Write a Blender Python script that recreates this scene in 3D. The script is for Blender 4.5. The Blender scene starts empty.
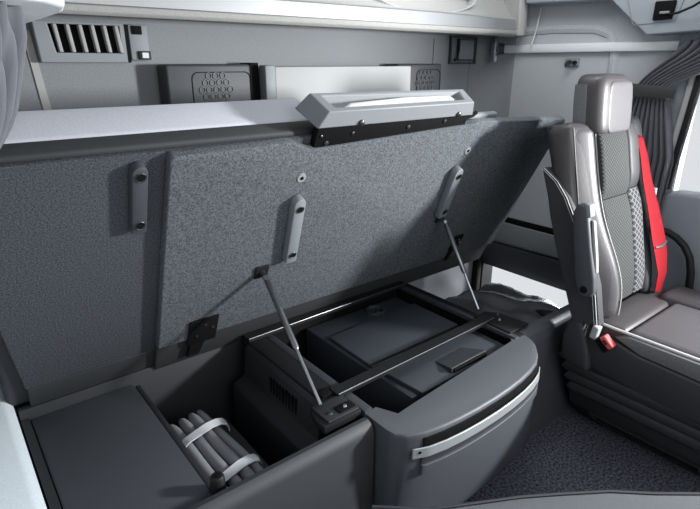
import bpy, bmesh, math, random
from mathutils import Vector, Matrix
random.seed(4)
PI = math.pi
scn = bpy.context.scene
C = scn.collection

# ------------------------------------------------------------------ camera
cam_d = bpy.data.cameras.new('camera')
cam_d.sensor_width = 36.0
cam_d.lens = 36.0 * 527 / 700
cam_d.clip_start = 0.02
cam = bpy.data.objects.new('camera', cam_d)
C.objects.link(cam)
pit, yaw = math.radians(20.0), math.radians(51.3)
cam.location = (0, 0, 1.25)
cam.rotation_euler = (PI/2 - pit, 0, yaw - PI/2)
scn.camera = cam

# ------------------------------------------------------------------ world, lights, exposure
w = bpy.data.worlds.new('daylight')
scn.world = w
w.use_nodes = True
w.node_tree.nodes['Background'].inputs[0].default_value = (0.93, 0.965, 1.0, 1)
w.node_tree.nodes['Background'].inputs[1].default_value = 0.78

def area(name, loc, target, sx, sy, power, col=(1, 1, 1)):
    d = bpy.data.lights.new(name, 'AREA')
    d.shape = 'RECTANGLE'
    d.size, d.size_y, d.energy, d.color = sx, sy, power, col
    o = bpy.data.objects.new(name, d)
    C.objects.link(o)
    o.location = loc
    o.rotation_euler = (Vector(target) - Vector(loc)).to_track_quat('-Z', 'Y').to_euler()
    return o
area('side_window_daylight', (2.30, -0.50, 1.25), (0.95, 1.1, 0.8), 0.20, 0.20, 92, (0.98, 0.99, 1))
area('windshield_daylight', (0.5, -1.2, 1.75), (2.0, 1.2, 1.1), 1.5, 0.8, 14, (0.98, 0.99, 1))
area('hatch_daylight', (2.75, 1.25, 0.55), (1.7, 1.2, 0.2), 0.5, 0.4, 48, (1, 1, 1))
area('ceiling_fill', (1.45, 0.95, 1.88), (1.75, 1.45, 1.0), 0.7, 0.3, 7, (0.97, 0.99, 1))  # added fill light, no real fitting; lifts the upper right walls

scn.view_settings.view_transform = 'Standard'
scn.view_settings.look = 'None'
scn.view_settings.gamma = 1
scn.view_settings.use_curve_mapping = False
scn.view_settings.exposure = 0.0

# ------------------------------------------------------------------ materials
def lin(c):
    return tuple(((v/255)/12.92 if v/255 <= 0.04045 else (((v/255)+0.055)/1.055)**2.4) for v in c) + (1,)

def mat(name, col, rough=0.6, metal=0.0, speck=0.0, scale=400, bump=0.0, bscale=None, sheen=0.0, spec=0.5, fleck=None):
    m = bpy.data.materials.new(name)
    m.use_nodes = True
    nt = m.node_tree
    b = nt.nodes['Principled BSDF']
    b.inputs['Base Color'].default_value = lin(col)
    b.inputs['Roughness'].default_value = rough
    b.inputs['Metallic'].default_value = metal
    b.inputs['Specular IOR Level'].default_value = spec
    if sheen:
        b.inputs['Sheen Weight'].default_value = sheen
    tc = nt.nodes.new('ShaderNodeTexCoord')
    if speck:
        n = nt.nodes.new('ShaderNodeTexNoise')
        n.inputs['Scale'].default_value = scale
        n.inputs['Detail'].default_value = 3
        n.inputs['Roughness'].default_value = 0.7
        nt.links.new(tc.outputs['Object'], n.inputs['Vector'])
        r = nt.nodes.new('ShaderNodeValToRGB')
        r.color_ramp.elements[0].position = 0.36
        r.color_ramp.elements[1].position = 0.64
        c = lin(col)
        r.color_ramp.elements[0].color = tuple(v*(1-speck) for v in c[:3]) + (1,)
        r.color_ramp.elements[1].color = tuple(min(1, v*(1+speck)) for v in c[:3]) + (1,)
        nt.links.new(n.outputs['Fac'], r.inputs['Fac'])
        nt.links.new(r.outputs['Color'], b.inputs['Base Color'])
    if bump:
        n2 = nt.nodes.new('ShaderNodeTexNoise')
        n2.inputs['Scale'].default_value = bscale or scale
        n2.inputs['Detail'].default_value = 2
        nt.links.new(tc.outputs['Object'], n2.inputs['Vector'])
        bp = nt.nodes.new('ShaderNodeBump')
        bp.inputs['Strength'].default_value = bump
        bp.inputs['Distance'].default_value = 0.002
        nt.links.new(n2.outputs['Fac'], bp.inputs['Height'])
        nt.links.new(bp.outputs['Normal'], b.inputs['Normal'])
    return m

def knit(name, col, dark, sx, op='MULTIPLY', lo=0.12, hi=0.5):
    """small diamond quilt / perforated weave: brick-like waves of two sines"""
    m = mat(name, col, 0.85, bump=0.2, bscale=600)
    nt = m.node_tree
    b = nt.nodes['Principled BSDF']
    tc = nt.nodes.new('ShaderNodeTexCoord')
    out = []
    for ang in (0.9, -0.9):
        mp = nt.nodes.new('ShaderNodeMapping')
        mp.inputs['Rotation'].default_value = (0, ang, 0)
        wv = nt.nodes.new('ShaderNodeTexWave')
        wv.bands_direction = 'X'
        wv.inputs['Scale'].default_value = sx
        nt.links.new(tc.outputs['Object'], mp.inputs['Vector'])
        nt.links.new(mp.outputs['Vector'], wv.inputs['Vector'])
        out.append(wv)
    mx = nt.nodes.new('ShaderNodeMath')
    mx.operation = op
    nt.links.new(out[0].outputs['Fac'], mx.inputs[0])
    nt.links.new(out[1].outputs['Fac'], mx.inputs[1])
    r = nt.nodes.new('ShaderNodeValToRGB')
    r.color_ramp.elements[0].position = lo
    r.color_ramp.elements[1].position = hi
    r.color_ramp.elements[0].color = lin(dark)
    r.color_ramp.elements[1].color = lin(col)
    nt.links.new(mx.outputs[0], r.inputs['Fac'])
    nt.links.new(r.outputs['Color'], b.inputs['Base Color'])
    return m

M = {}
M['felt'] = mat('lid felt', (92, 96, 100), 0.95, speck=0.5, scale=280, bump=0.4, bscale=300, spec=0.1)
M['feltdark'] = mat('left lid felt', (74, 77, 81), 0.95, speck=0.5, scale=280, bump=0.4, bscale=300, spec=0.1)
M['strip'] = mat('dark lid border', (44, 46, 48), 0.7, bump=0.1, bscale=300)
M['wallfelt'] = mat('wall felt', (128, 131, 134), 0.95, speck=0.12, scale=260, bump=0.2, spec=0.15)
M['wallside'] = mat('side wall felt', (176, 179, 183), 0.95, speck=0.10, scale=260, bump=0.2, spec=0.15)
M['trimgrey'] = mat('grey trim', (124, 130, 134), 0.6, bump=0.05, bscale=500)
M['pale'] = mat('pale trim', (206, 216, 222), 0.8, speck=0.05, scale=200, bump=0.1)
M['shelf'] = mat('beige grey shelf', (158, 158, 156), 0.7, bump=0.1, bscale=300)
M['shelfband'] = mat('satin aluminium band', (150, 152, 154), 0.42, 0.4)
M['shelffelt'] = mat('shelf underside edge', (150, 150, 147), 0.9, speck=0.1, scale=300, bump=0.2)
M['white'] = mat('white board', (168, 170, 170), 0.8, spec=0.2)
M['matt'] = mat('mattress cloth', (192, 194, 202), 0.95, speck=0.04, scale=250, bump=0.2, spec=0.1)
M['mattdark'] = mat('mattress dark border', (48, 50, 53), 0.7, bump=0.1, bscale=300)
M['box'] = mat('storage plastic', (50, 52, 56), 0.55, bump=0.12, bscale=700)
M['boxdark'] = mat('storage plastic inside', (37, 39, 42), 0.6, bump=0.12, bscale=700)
M['cover'] = mat('cover board', (60, 63, 68), 0.6, bump=0.1, bscale=700)
M['fridge'] = mat('refrigerator plastic', (76, 79, 84), 0.5, bump=0.12, bscale=700)
M['black'] = mat('black plastic', (24, 25, 27), 0.55, spec=0.3, bump=0.08, bscale=600)
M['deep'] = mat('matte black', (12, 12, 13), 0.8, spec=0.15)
M['cooler'] = mat('cooler top', (55, 59, 65), 0.5, bump=0.08, bscale=600)
M['steel'] = mat('bright steel', (190, 192, 195), 0.28, 1.0)
M['darksteel'] = mat('dark steel', (92, 94, 97), 0.35, 0.9)
M['strutsteel'] = mat('strut steel', (128, 130, 133), 0.3, 0.9)
M['rail'] = mat('satin white rail', (226, 230, 232), 0.35)
M['silver'] = mat('silver paint', (168, 173, 174), 0.4, 0.35)
M['silverunit'] = mat('light grey unit', (126, 130, 133), 0.5, bump=0.05, bscale=500)
M['galv'] = mat('galvanised sheet', (176, 179, 183), 0.34, 0.6)
M['bar'] = mat('white grip bar', (196, 198, 198), 0.35)
M['carpet'] = mat('floor carpet', (92, 94, 103), 0.97, speck=0.75, scale=120, bump=1.0, bscale=120, spec=0.05)
M['tube'] = mat('tube foam', (124, 125, 129), 0.85, speck=0.06, scale=300, bump=0.2)
M['strap'] = mat('strap webbing', (205, 207, 212), 0.8, bump=0.3, bscale=800)
M['leather'] = mat('brown grey leather', (68, 65, 67), 0.42, speck=0.06, scale=120, bump=0.25, bscale=420)
M['leatherlight'] = mat('grey leather', (84, 82, 85), 0.42, speck=0.04, scale=120, bump=0.25, bscale=420)
M['piping'] = mat('pale piping', (206, 204, 204), 0.5)
M['seatblack'] = mat('seat shell black', (48, 49, 51), 0.55, bump=0.1, bscale=500)
M['bellows'] = mat('bellows rubber', (58, 59, 61), 0.4)
M['seatside'] = mat('seat side cloth', (104, 105, 106), 0.9, speck=0.2, scale=400, bump=0.3)
M['knit'] = knit('perforated knit', (68, 71, 70), (32, 34, 34), 34)
M['quilt'] = knit('quilted panel', (112, 112, 113), (44, 45, 47), 20, 'MAXIMUM', 0.86, 0.97)
M['belt'] = mat('red webbing', (132, 14, 26), 0.8, spec=0.2, bump=0.3, bscale=900)
M['buckle'] = mat('red plastic', (214, 84, 86), 0.4)
M['armrest'] = mat('armrest plastic', (66, 69, 73), 0.5, bump=0.1, bscale=600)
M['curtain'] = mat('curtain cloth', (96, 99, 106), 0.9, bump=0.15, bscale=700, sheen=0.3)
M['curtaindark'] = mat('dark curtain cloth', (80, 80, 88), 0.85, bump=0.15, bscale=700, sheen=0.3)
M['console'] = mat('overhead console', (150, 157, 164), 0.6, bump=0.04, bscale=400)
M['door'] = mat('door panel grey', (132, 137, 146), 0.6, bump=0.1, bscale=500)
M['fg'] = mat('foreground cushion cloth', (92, 95, 99), 0.9, speck=0.12, scale=500, bump=0.3)
M['foil'] = mat('dark foil wrap', (110, 112, 118), 0.25, metal=0.4, bump=1.0, bscale=30)
M['speaker'] = mat('speaker housing', (54, 57, 61), 0.55, bump=0.08, bscale=500)
M['speakerlt'] = mat('speaker ring', (72, 76, 80), 0.5)
M['glass'] = mat('glass', (255, 255, 255), 0.02)
g = M['glass'].node_tree.nodes['Principled BSDF']
g.inputs['Transmission Weight'].default_value = 1.0
g.inputs['IOR'].default_value = 1.05

# ------------------------------------------------------------------ helpers
LOCAL = set()      # names of things whose parts are modelled in the thing's own frame

class MB:
    def __init__(self):
        self.bm = bmesh.new()
    def add(self, verts, faces):
        vs = [self.bm.verts.new(v) for v in verts]
        for f in faces:
            try:
                self.bm.faces.new([vs[i] for i in f])
            except ValueError:
                pass
        return self
    def box(self, x0, x1, y0, y1, z0, z1, bev=0.0, seg=2):
        t = bmesh.new()
        bmesh.ops.create_cube(t, size=1)
        for v in t.verts:
            v.co = Vector(((x0+x1)/2 + v.co.x*(x1-x0), (y0+y1)/2 + v.co.y*(y1-y0), (z0+z1)/2 + v.co.z*(z1-z0)))
        if bev:
            bmesh.ops.bevel(t, geom=t.edges[:], offset=bev, segments=seg, affect='EDGES', profile=0.5, clamp_overlap=True)
        self.merge(t)
        return self
    def merge(self, t, mtx=None):
        t.verts.ensure_lookup_table()
        off = {}
        for v in t.verts:
            off[v] = self.bm.verts.new(mtx @ v.co if mtx else v.co)
        for f in t.faces:
            try:
                self.bm.faces.new([off[v] for v in f.verts])
            except ValueError:
                pass
        t.free()
    def prism(self, pts, axis, a0, a1, bev=0.0, seg=2):
        """pts 2D outline, extruded along axis ('x': pts=(y,z), 'y': (x,z), 'z': (x,y))"""
        def mk(p, a):
            return {'x': (a, p[0], p[1]), 'y': (p[0], a, p[1]), 'z': (p[0], p[1], a)}[axis]
        t = bmesh.new()
        lo = [t.verts.new(mk(p, a0)) for p in pts]
        hi = [t.verts.new(mk(p, a1)) for p in pts]
        n = len(pts)
        t.faces.new(lo)
        t.faces.new(hi[::-1])
        for i in range(n):
            t.faces.new([lo[i], hi[i], hi[(i+1) % n], lo[(i+1) % n]])
        bmesh.ops.recalc_face_normals(t, faces=t.faces[:])
        if bev:
            bmesh.ops.bevel(t, geom=t.edges[:], offset=bev, segments=seg, affect='EDGES', profile=0.5, clamp_overlap=True)
        self.merge(t)
        return self
    def loft(self, rings, cap=True, closed=True):
        n = len(rings[0])
        R = [[self.bm.verts.new(p) for p in r] for r in rings]
        m = n if closed else n-1
        for a, b in zip(R, R[1:]):
            for i in range(m):
                j = (i+1) % n
                self.bm.faces.new([a[i], a[j], b[j], b[i]])
        if cap and closed:
            self.bm.faces.new(R[0][::-1])
            self.bm.faces.new(R[-1])
        return self
    def tube(self, pts, r, seg=10, cap=True):
        pts = [Vector(p) for p in pts]
        rs = r if isinstance(r, (list, tuple)) else [r]*len(pts)
        rings = []
        up = None
        for i, p in enumerate(pts):
            d = (pts[min(i+1, len(pts)-1)] - pts[max(i-1, 0)]).normalized()
            if up is None:
                up = d.orthogonal().normalized()
            u = (up - d*up.dot(d)).normalized()
            up = u
            v = d.cross(u)
            rings.append([p + (u*math.cos(2*PI*k/seg) + v*math.sin(2*PI*k/seg))*rs[i] for k in range(seg)])
        self.loft(rings, cap)
        return self
    def ribbon(self, pts, wvec, wid, th):
        """flat strap: centreline pts, width direction(s) wvec"""
        pts = [Vector(p) for p in pts]
        rings = []
        for i, p in enumerate(pts):
            d = (pts[min(i+1, len(pts)-1)] - pts[max(i-1, 0)]).normalized()
            wv = Vector(wvec[i] if isinstance(wvec, list) else wvec)
            wv = (wv - d*wv.dot(d)).normalized()
            n = d.cross(wv)
            ww = wid[i] if isinstance(wid, (list, tuple)) else wid
            rings.append([p + wv*ww/2 + n*th/2, p - wv*ww/2 + n*th/2, p - wv*ww/2 - n*th/2, p + wv*ww/2 - n*th/2])
        self.loft(rings)
        return self
    def build(self, name, m, parent=None, smooth=None, subsurf=0, bevel=0.0):
        bmesh.ops.remove_doubles(self.bm, verts=self.bm.verts[:], dist=1e-6)
        bmesh.ops.recalc_face_normals(self.bm, faces=self.bm.faces[:])
        me = bpy.data.meshes.new(name)
        self.bm.to_mesh(me)
        self.bm.free()
        me.materials.append(m)
        o = bpy.data.objects.new(name, me)
        C.objects.link(o)
        if parent is not None:
            o.parent = parent
            if parent.name in LOCAL:
                LOCAL.add(o.name)
            else:
                o.matrix_parent_inverse = world_of(parent).inverted()
        if bevel:
            bv = o.modifiers.new('bevel', 'BEVEL')
            bv.width, bv.segments, bv.limit_method, bv.angle_limit = bevel, 2, 'ANGLE', math.radians(35)
        if subsurf:
            s = o.modifiers.new('subsurf', 'SUBSURF')
            s.levels = s.render_levels = subsurf
        if smooth is None:
            smooth = 38
        if smooth:
            for p in me.polygons:
                p.use_smooth = True
            if not subsurf:
                me.set_sharp_from_angle(angle=math.radians(smooth))
        return o

def world_of(o):
    m = Matrix.LocRotScale(o.location, o.rotation_euler, o.scale)
    if o.parent:
        m = world_of(o.parent) @ o.matrix_parent_inverse @ m
    return m

def thing(name, label, cat, loc=(0, 0, 0), group=None, rot=None, local=False):
    o = bpy.data.objects.new(name, None)
    C.objects.link(o)
    o.location = loc
    o.empty_display_size = 0.05
    if rot:
        o.rotation_euler = rot
    o['label'], o['category'] = label, cat
    if group:
        o['group'] = group
    if local:
        LOCAL.add(o.name)
    return o

def tag(o, label, cat, group=None, kind=None):
    o['label'], o['category'] = label, cat
    if group:
        o['group'] = group
    if kind:
        o['kind'] = kind
    return o

def struct(o):
    o['kind'] = 'structure'
    return o

def rrect(w, h, r, n=4):
    """rounded rectangle outline, centred"""
    pts = []
    for cx, cy, a0 in ((w/2-r, h/2-r, 0), (-w/2+r, h/2-r, PI/2), (-w/2+r, -h/2+r, PI), (w/2-r, -h/2+r, 1.5*PI)):
        for k in range(n+1):
            a = a0 + PI/2*k/n
            pts.append((cx + r*math.cos(a), cy + r*math.sin(a)))
    return pts

def rect_on(ax, c, w, h, r, n=4):
    return [(c[0]+p[0], c[1]+p[1]) for p in rrect(w, h, r, n)]

def annulus(mb, outer, inner, axis, a0, a1):
    """extruded ring between two outlines with the same number of points"""
    def mk(p, a):
        return {'x': (a, p[0], p[1]), 'y': (p[0], a, p[1]), 'z': (p[0], p[1], a)}[axis]
    n = len(outer)
    rings = [[mk(p, a0) for p in outer], [mk(p, a1) for p in outer], [mk(p, a1) for p in inner], [mk(p, a0) for p in inner]]
    R = [[mb.bm.verts.new(p) for p in r] for r in rings]
    for k in range(4):
        a, b = R[k], R[(k+1) % 4]
        for i in range(n):
            j = (i+1) % n
            mb.bm.faces.new([a[i], a[j], b[j], b[i]])
    return mb

def screw(mb, c, nrm, r=0.006, h=0.004):
    c, nrm = Vector(c), Vector(nrm).normalized()
    mb.tube([c, c+nrm*h*0.7, c+nrm*h], [r, r, r*0.6], 10)

# ================================================================== STRUCTURE
XL, XR, YR, ZC = -0.12, 2.10, 1.60, 1.95
struct(MB().box(XL-0.05, XR+0.06, -0.9, YR+0.06, -0.05, 0).build('floor', M['carpet'], smooth=0))
struct(MB().box(XL-0.05, XR+0.06, -0.9, YR+0.06, ZC, ZC+0.05).build('ceiling', M['wallfelt'], smooth=0))
wr = struct(MB().box(XL-0.05, XR+0.06, YR, YR+0.06, 0, ZC).build('wall_rear', M['wallfelt'], smooth=0))
# faint raised rib and panel seams on the rear wall
struct(MB().box(XL-0.05, XL, -0.9, YR, 0, ZC).build('wall_left', M['wallside'], smooth=0))
# right wall with storage hatch opening and window opening
b = MB()
b.box(XR, XR+0.06, 0.74, YR, 0.31, ZC)
b.box(XR, XR+0.06, 0.74, YR, 0, 0.10)
b.box(XR, XR+0.06, 0.74, 0.90, 0.10, 0.31)
b.box(XR, XR+0.06, 1.53, YR, 0.10, 0.31)
b.box(XR, XR+0.06, -0.1, 0.74, 1.36, ZC)
# rounded relief ridge moulded in the wall above and below the rail
ridge = [(1.50, 1.372), (1.30, 1.378), (1.12, 1.372), (1.06, 1.35), (1.035, 1.30), (1.03, 1.22), (1.05, 1.0), (1.06, 0.6)]
b.tube([(XR+0.008, y, z) for y, z in ridge], 0.020, 8)
wall_r = struct(b.build('wall_right', M['wallside'], smooth=45))
# corner cove between rear and right wall
pts = [(XR+0.02, YR-0.16)]
for k in range(9):
    a = k/8*PI/2
    pts.append((XR-0.13+0.13*math.cos(a), YR-0.13+0.13*math.sin(a)))
pts += [(XR-0.16, YR+0.02), (XR+0.02, YR+0.02)]
struct(MB().prism(pts, 'z', 0.45, ZC).build('trim_1', M['wallfelt']))
for i, x in enumerate((1.72, 1.955)):
    struct(MB().box(x, x+0.007, YR-0.004, YR+0.002, 0.5, 1.34, 0.001).build('trim_%d' % (i+2), M['trimgrey']))
struct(MB().prism([(0.248, 1.325), (0.264, 1.325), (0.282, 1.129), (0.295, 1.0), (0.275, 1.0), (0.263, 1.129)], 'y', YR-0.004, YR+0.001).build('trim_13', M['shelf']))
# side wall bands above the hatch
struct(MB().prism([(0.86, 0.305), (1.56, 0.305), (1.56, 0.42), (0.86, 0.44)], 'x', XR-0.035, XR+0.001, 0.004).build('trim_4', M['box']))
struct(MB().box(XR-0.028, XR+0.001, 0.80, 1.56, 0.44, 0.535, 0.004).build('trim_5', M['wallfelt']))
struct(MB().box(XR-0.016, XR+0.001, 0.80, 1.56, 0.535, 0.560, 0.003).build('trim_6', M['deep']))
# left pale side trim beside the storage box
b = MB()
b.prism([(-0.12, 0), (0.036, 0), (0.036, 0.455), (0.02, 0.475), (-0.12, 0.50)], 'y', 0.55, 1.56, 0.008, 3)
struct(b.build('trim_7', M['pale']))
struct(MB().prism([(0.78, 0.4975), (0.805, 0.4975), (0.80, 0.502), (0.785, 0.502)], 'x', -0.012, -0.004).build('trim_8', M['black']))
# outside hatch flap held open, seen through the opening, and its seal
b = MB()
annulus(b, [(0.89, 0.095), (1.54, 0.095), (1.54, 0.315), (0.89, 0.315)], [(0.905, 0.11), (1.525, 0.11), (1.525, 0.306), (0.905, 0.306)], 'x', XR-0.012, XR+0.07)
struct(b.build('trim_9', M['black']))

# door (right): pillar, window, lower panel
struct(MB().prism([(0.775, 0.82), (0.86, 0.82), (0.80, 1.36), (0.70, 1.36), (0.70, 1.30), (0.765, 0.86)], 'x', XR-0.03, XR+0.02, 0.006).build('trim_10', M['trimgrey']))
b = MB()
b.prism([(0.735, 0.82), (0.755, 0.82), (0.715, 1.34), (0.695, 1.34)], 'x', XR-0.045, XR-0.02, 0.003)
struct(b.build('trim_11', M['black']))
b = MB()
b.prism([(0.755, 0.82), (0.775, 0.82), (0.735, 1.34), (0.715, 1.34)], 'x', XR-0.04, XR-0.015, 0.003)
struct(b.build('trim_12', M['shelf']))
win = struct(MB().box(XR+0.01, XR+0.016, 0.05, 0.74, 0.80, 1.36).build('window_1', M['glass'], smooth=0))
b = MB()
b.prism([(-0.1, 0.0), (0.775, 0.0), (0.775, 0.70), (0.755, 0.80), (0.72, 0.815), (-0.1, 0.85)], 'x', XR-0.05, XR+0.04, 0.012, 3)
door = struct(b.build('door_1', M['door']))
# dark door pull: an arch
arch = [(XR-0.075, 0.86, 0.10), (XR-0.085, 0.845, 0.45), (XR-0.09, 0.83, 0.60), (XR-0.09, 0.79, 0.665), (XR-0.09, 0.73, 0.69), (XR-0.09, 0.66, 0.675), (XR-0.09, 0.60, 0.62), (XR-0.085, 0.585, 0.50), (XR-0.085, 0.58, 0.30)]
dh = MB().tube(arch, 0.014, 10).build('door_handle', M['black'], door, subsurf=1)
MB().box(XR-0.095, XR-0.045, 0.30, 0.72, 0.30, 0.36, 0.01).build('door_pocket', M['black'], door)

# ================================================================== WALL OBJECTS
# left vent panel
t = thing('vent_panel', 'grey vent panel with six upright slats on the rear wall, top left', 'air vent', (0.42, YR, 1.25))
outer = [(0.274, 1.25), (0.486, 1.25), (0.486, 1.347), (0.268, 1.347)]
inner = [(0.313, 1.274), (0.474, 1.274), (0.474, 1.342), (0.303, 1.342)]
b = MB(); annulus(b, outer, inner, 'y', YR-0.026, YR-0.001)
b.build('frame', M['trimgrey'], t, bevel=0.003)
MB().prism(inner, 'y', YR-0.006, YR-0.001).build('backing', M['deep'], t)
for k in range(6):
    x = 0.316 + k*0.0295
    MB().prism([(x+0.004, 1.275), (x+0.013, 1.275), (x+0.006, 1.3415), (x-0.003, 1.3415)], 'y', YR-0.030, YR-0.008, 0.002).build('slat', M['shelf'], t)
MB().box(0.487, 0.496, YR-0.020, YR-0.001, 1.25, 1.347).build('gap_strip', M['deep'], t)
m = MB().box(0.497, 0.548, YR-0.024, YR-0.001, 1.256, 1.347, 0.004).build('end_module', M['trimgrey'], t)
MB().box(0.505, 0.532, YR-0.029, YR-0.022, 1.322, 1.344, 0.002).build('switch', M['deep'], m)
MB().box(0.515, 0.549, YR-0.031, YR-0.022, 1.258, 1.280, 0.002).build('socket', M['black'], m)
b = MB(); b.box(0.524, 0.541, YR-0.033, YR-0.03, 1.262, 1.276)
b.build('contact', M['silver'], m)

def speaker(label, x0, x1, cx, cz, hw=0.095):
    t = thing('wall_speaker', label, 'speaker', ((x0+x1)/2, YR, 1.0), group=None)
    MB().box(x0, x1, 1.525, YR-0.001, 0.98, 1.246, 0.008, 3).build('housing', M['speaker'], t)
    b = MB()
    o = rect_on('y', (cx+0.02, 1.13), hw*2, 0.19, 0.02)
    i = rect_on('y', (cx+0.02, 1.13), hw*2-0.005, 0.185, 0.018)
    annulus(b, o, i, 'y', 1.5235, 1.5275)
    b.build('grille_outline', M['deep'], t)
    gr = MB()
    for q in range(-3, 4):
        for r in range(-3, 4):
            x = cx + (q + r*0.5)*0.0225
            z = cz + r*0.0195
            if (x-cx)**2 + (z-cz)**2 < 0.048**2:
                pts = [(x+0.0105*math.cos(a*PI/3+PI/6), z+0.0105*math.sin(a*PI/3+PI/6)) for a in range(6)]
                ins = [(x+0.0082*math.cos(a*PI/3+PI/6), z+0.0082*math.sin(a*PI/3+PI/6)) for a in range(6)]
                annulus(gr, pts, ins, 'y', 1.522, 1.527)
    gr.build('honeycomb_grille', M['speakerlt'], t)
    return t
speaker('dark speaker box on the rear wall, left of the white board', 0.568, 0.832, 0.715, 1.175)
speaker('small dark speaker box on the rear wall, right of the white board', 1.45, 1.697, 1.60, 1.175, 0.068)

t = thing('folding_board', 'white flat board with grey end strip between the two speakers on the rear wall', 'board', (1.2, YR, 1.0))
MB().box(0.905, 1.497, 1.50, 1.535, 0.98, 1.238, 0.004).build('board', M['white'], t)
MB().box(0.866, 0.904, 1.495, 1.54, 0.98, 1.243, 0.006).build('end_cap', M['trimgrey'], t)
MB().box(0.835, 0.866, 1.535, YR-0.001, 0.98, 1.25, 0.003).build('mounting', M['deep'], t)
MB().box(0.905, 1.497, 1.536, YR-0.001, 0.98, 1.225).build('mounting', M['deep'], t)

t = thing('wall_hatch', 'small dark framed hatch with latch on the rear wall under the shelf', 'hatch', (1.95, YR, 1.25))
b = MB(); annulus(b, [(1.815, 1.245), (1.985, 1.245), (1.985, 1.355), (1.815, 1.355)], [(1.823, 1.252), (1.977, 1.252), (1.977, 1.349), (1.823, 1.349)], 'y', YR-0.012, YR-0.001)
b.build('frame', M['speaker'], t)
MB().prism([(1.870, 1.263), (1.970, 1.263), (1.970, 1.34), (1.870, 1.345)], 'y', YR-0.010, YR-0.001, 0.003).build('door', M['trimgrey'], t)
b = MB(); annulus(b, [(1.866, 1.258), (1.973, 1.258), (1.973, 1.345), (1.866, 1.345)], [(1.870, 1.263), (1.968, 1.263), (1.968, 1.340), (1.870, 1.340)], 'y', YR-0.013, YR-0.001)
b.build('seal', M['speaker'], t)
MB().tube([(1.855, YR-0.02, 1.345), (1.856, YR-0.022, 1.30), (1.846, YR-0.022, 1.268), (1.834, YR-0.02, 1.258)], 0.005, 8).build('latch', M['black'], t)

# upper shelf
t = thing('overhead_shelf', 'long pale shelf across the rear wall with satin front band', 'shelf', (1.1, YR, 1.36))
prof = [(YR-0.001, 1.364), (1.43, 1.352), (1.40, 1.352), (1.392, 1.360), (1.392, 1.372), (1.40, 1.376), (YR-0.001, 1.39)]
MB().prism(prof, 'x', 0.20, 2.05, 0.002).build('bottom_board', M['shelffelt'], t)
b = MB()
b.loft([[(x, 1.397, 1.376), (x, 1.40, 1.376+h), (x, 1.415, 1.382+h), (x, 1.425, 1.376)] for x, h in ((0.2, .034), (0.9, .038), (1.5, .040), (1.98, .036))])
b.build('front_band', M['shelfband'], t)
# curved liner above the band, rising to the right end
b = MB()
rows = []
for k in range(25):
    x = 0.2 + 1.87*k/24
    s = max(0, (x-1.80)/0.27)
    top = 1.56
    lip = 1.416
    rows.append([(x, 1.404, 1.38), (x, 1.408, lip), (x, 1.43, lip+0.012), (x, 1.47, lip+0.06), (x, 1.50, 1.52), (x, 1.52, 1.75), (x, 1.56, 1.75), (x, 1.56, 1.38)])
b.loft(rows)
b.build('liner', M['shelf'], t)
b = MB()
b.loft([[(1.985+dx, 1.385+dy, 1.352), (1.985+dx, 1.385+dy, 1.40+h), (2.0+dx, 1.40+dy, 1.52+h), (2.0+dx, 1.47, 1.56), (2.0+dx, 1.5, 1.352)] for dx, dy, h in ((0, .002, 0), (0.02, -0.006, .01), (0.05, 0.0, .04), (0.075, 0.02, .09))])
b.build('end_cheek', M['shelf'], t, bevel=0.006)
# rolled oval cushion pocket in the liner
b = MB()
o = [(1.50+0.27*math.cos(a), 1.475+0.062*math.sin(a)) for a in [2*PI*k/32 for k in range(32)]]
i = [(1.50+0.255*math.cos(a), 1.475+0.05*math.sin(a)) for a in [2*PI*k/32 for k in range(32)]]
annulus(b, o, i, 'y', 1.425, 1.48)
b.build('pocket_rim', M['white'], t, subsurf=1)
# left rounded corner shelf
t = thing('corner_ledge', 'white rounded ledge in the top left corner above the curtain', 'shelf', (0.05, 1.1, 1.33))
pts = [(-0.119, 0.80), (0.10, 0.83), (0.175, 0.88), (0.212, 0.95), (0.228, 1.04), (0.228, 1.37), (0.228, 1.388), (-0.119, 1.388)]
MB().prism(pts, 'z', 1.327, 1.348, 0.008, 3).build('ledge', M['rail'], t)
MB().prism([(x-0.03 if x > 0 else x, y+0.03 if y < 1.3 else y) for x, y in pts], 'z', 1.348, 1.44, 0.01, 3).build('upstand', M['shelf'], t)

# right rail (along side wall)
t = thing('side_rail', 'bright satin rail running along the right wall above the seat', 'rail', (XR, 1.1, 1.3))
b = MB()
b.loft([[(XR-0.002, y, 1.288), (XR-d, y, 1.290), (XR-d-0.004, y, 1.300), (XR-d-0.002, y, 1.318), (XR-d+0.004, y, 1.322), (XR-0.002, y, 1.322)] for y, d in ((1.535, 0.012), (1.50, 0.02), (0.9, 0.022), (0.80, 0.022), (0.765, 0.012))])
b.build('rail', M['rail'], t)
t2 = thing('rail_bracket', 'small metal bracket with a bolt at the rear end of the side rail', 'bracket', (XR-0.02, 1.56, 1.25))
MB().box(2.015, 2.035, 1.515, 1.535, 1.252, 1.352, 0.003).build('plate', M['steel'], t2)
MB().box(2.035, 2.085, 1.515, 1.535, 1.285, 1.33, 0.003).build('arm', M['darksteel'], t2)
b = MB(); screw(b, (2.03, 1.516, 1.305), (-0.3, -1, 0), 0.008, 0.008); b.build('bolt', M['darksteel'], t2)
b = MB(); b.box(2.020, 2.029, 1.512, 1.516, 1.258, 1.275); b.build('clip', M['bar'], t2)
tag(MB().tube([(2.064, 1.372, 1.31), (2.078, 1.362, 1.38), (2.088, 1.36, 1.45), (2.09, 1.36, 1.46)], 0.003, 6).build('wire_strap', M['bar']),
    'thin pale strap rising beside the right end of the overhead shelf', 'strap')

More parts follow.
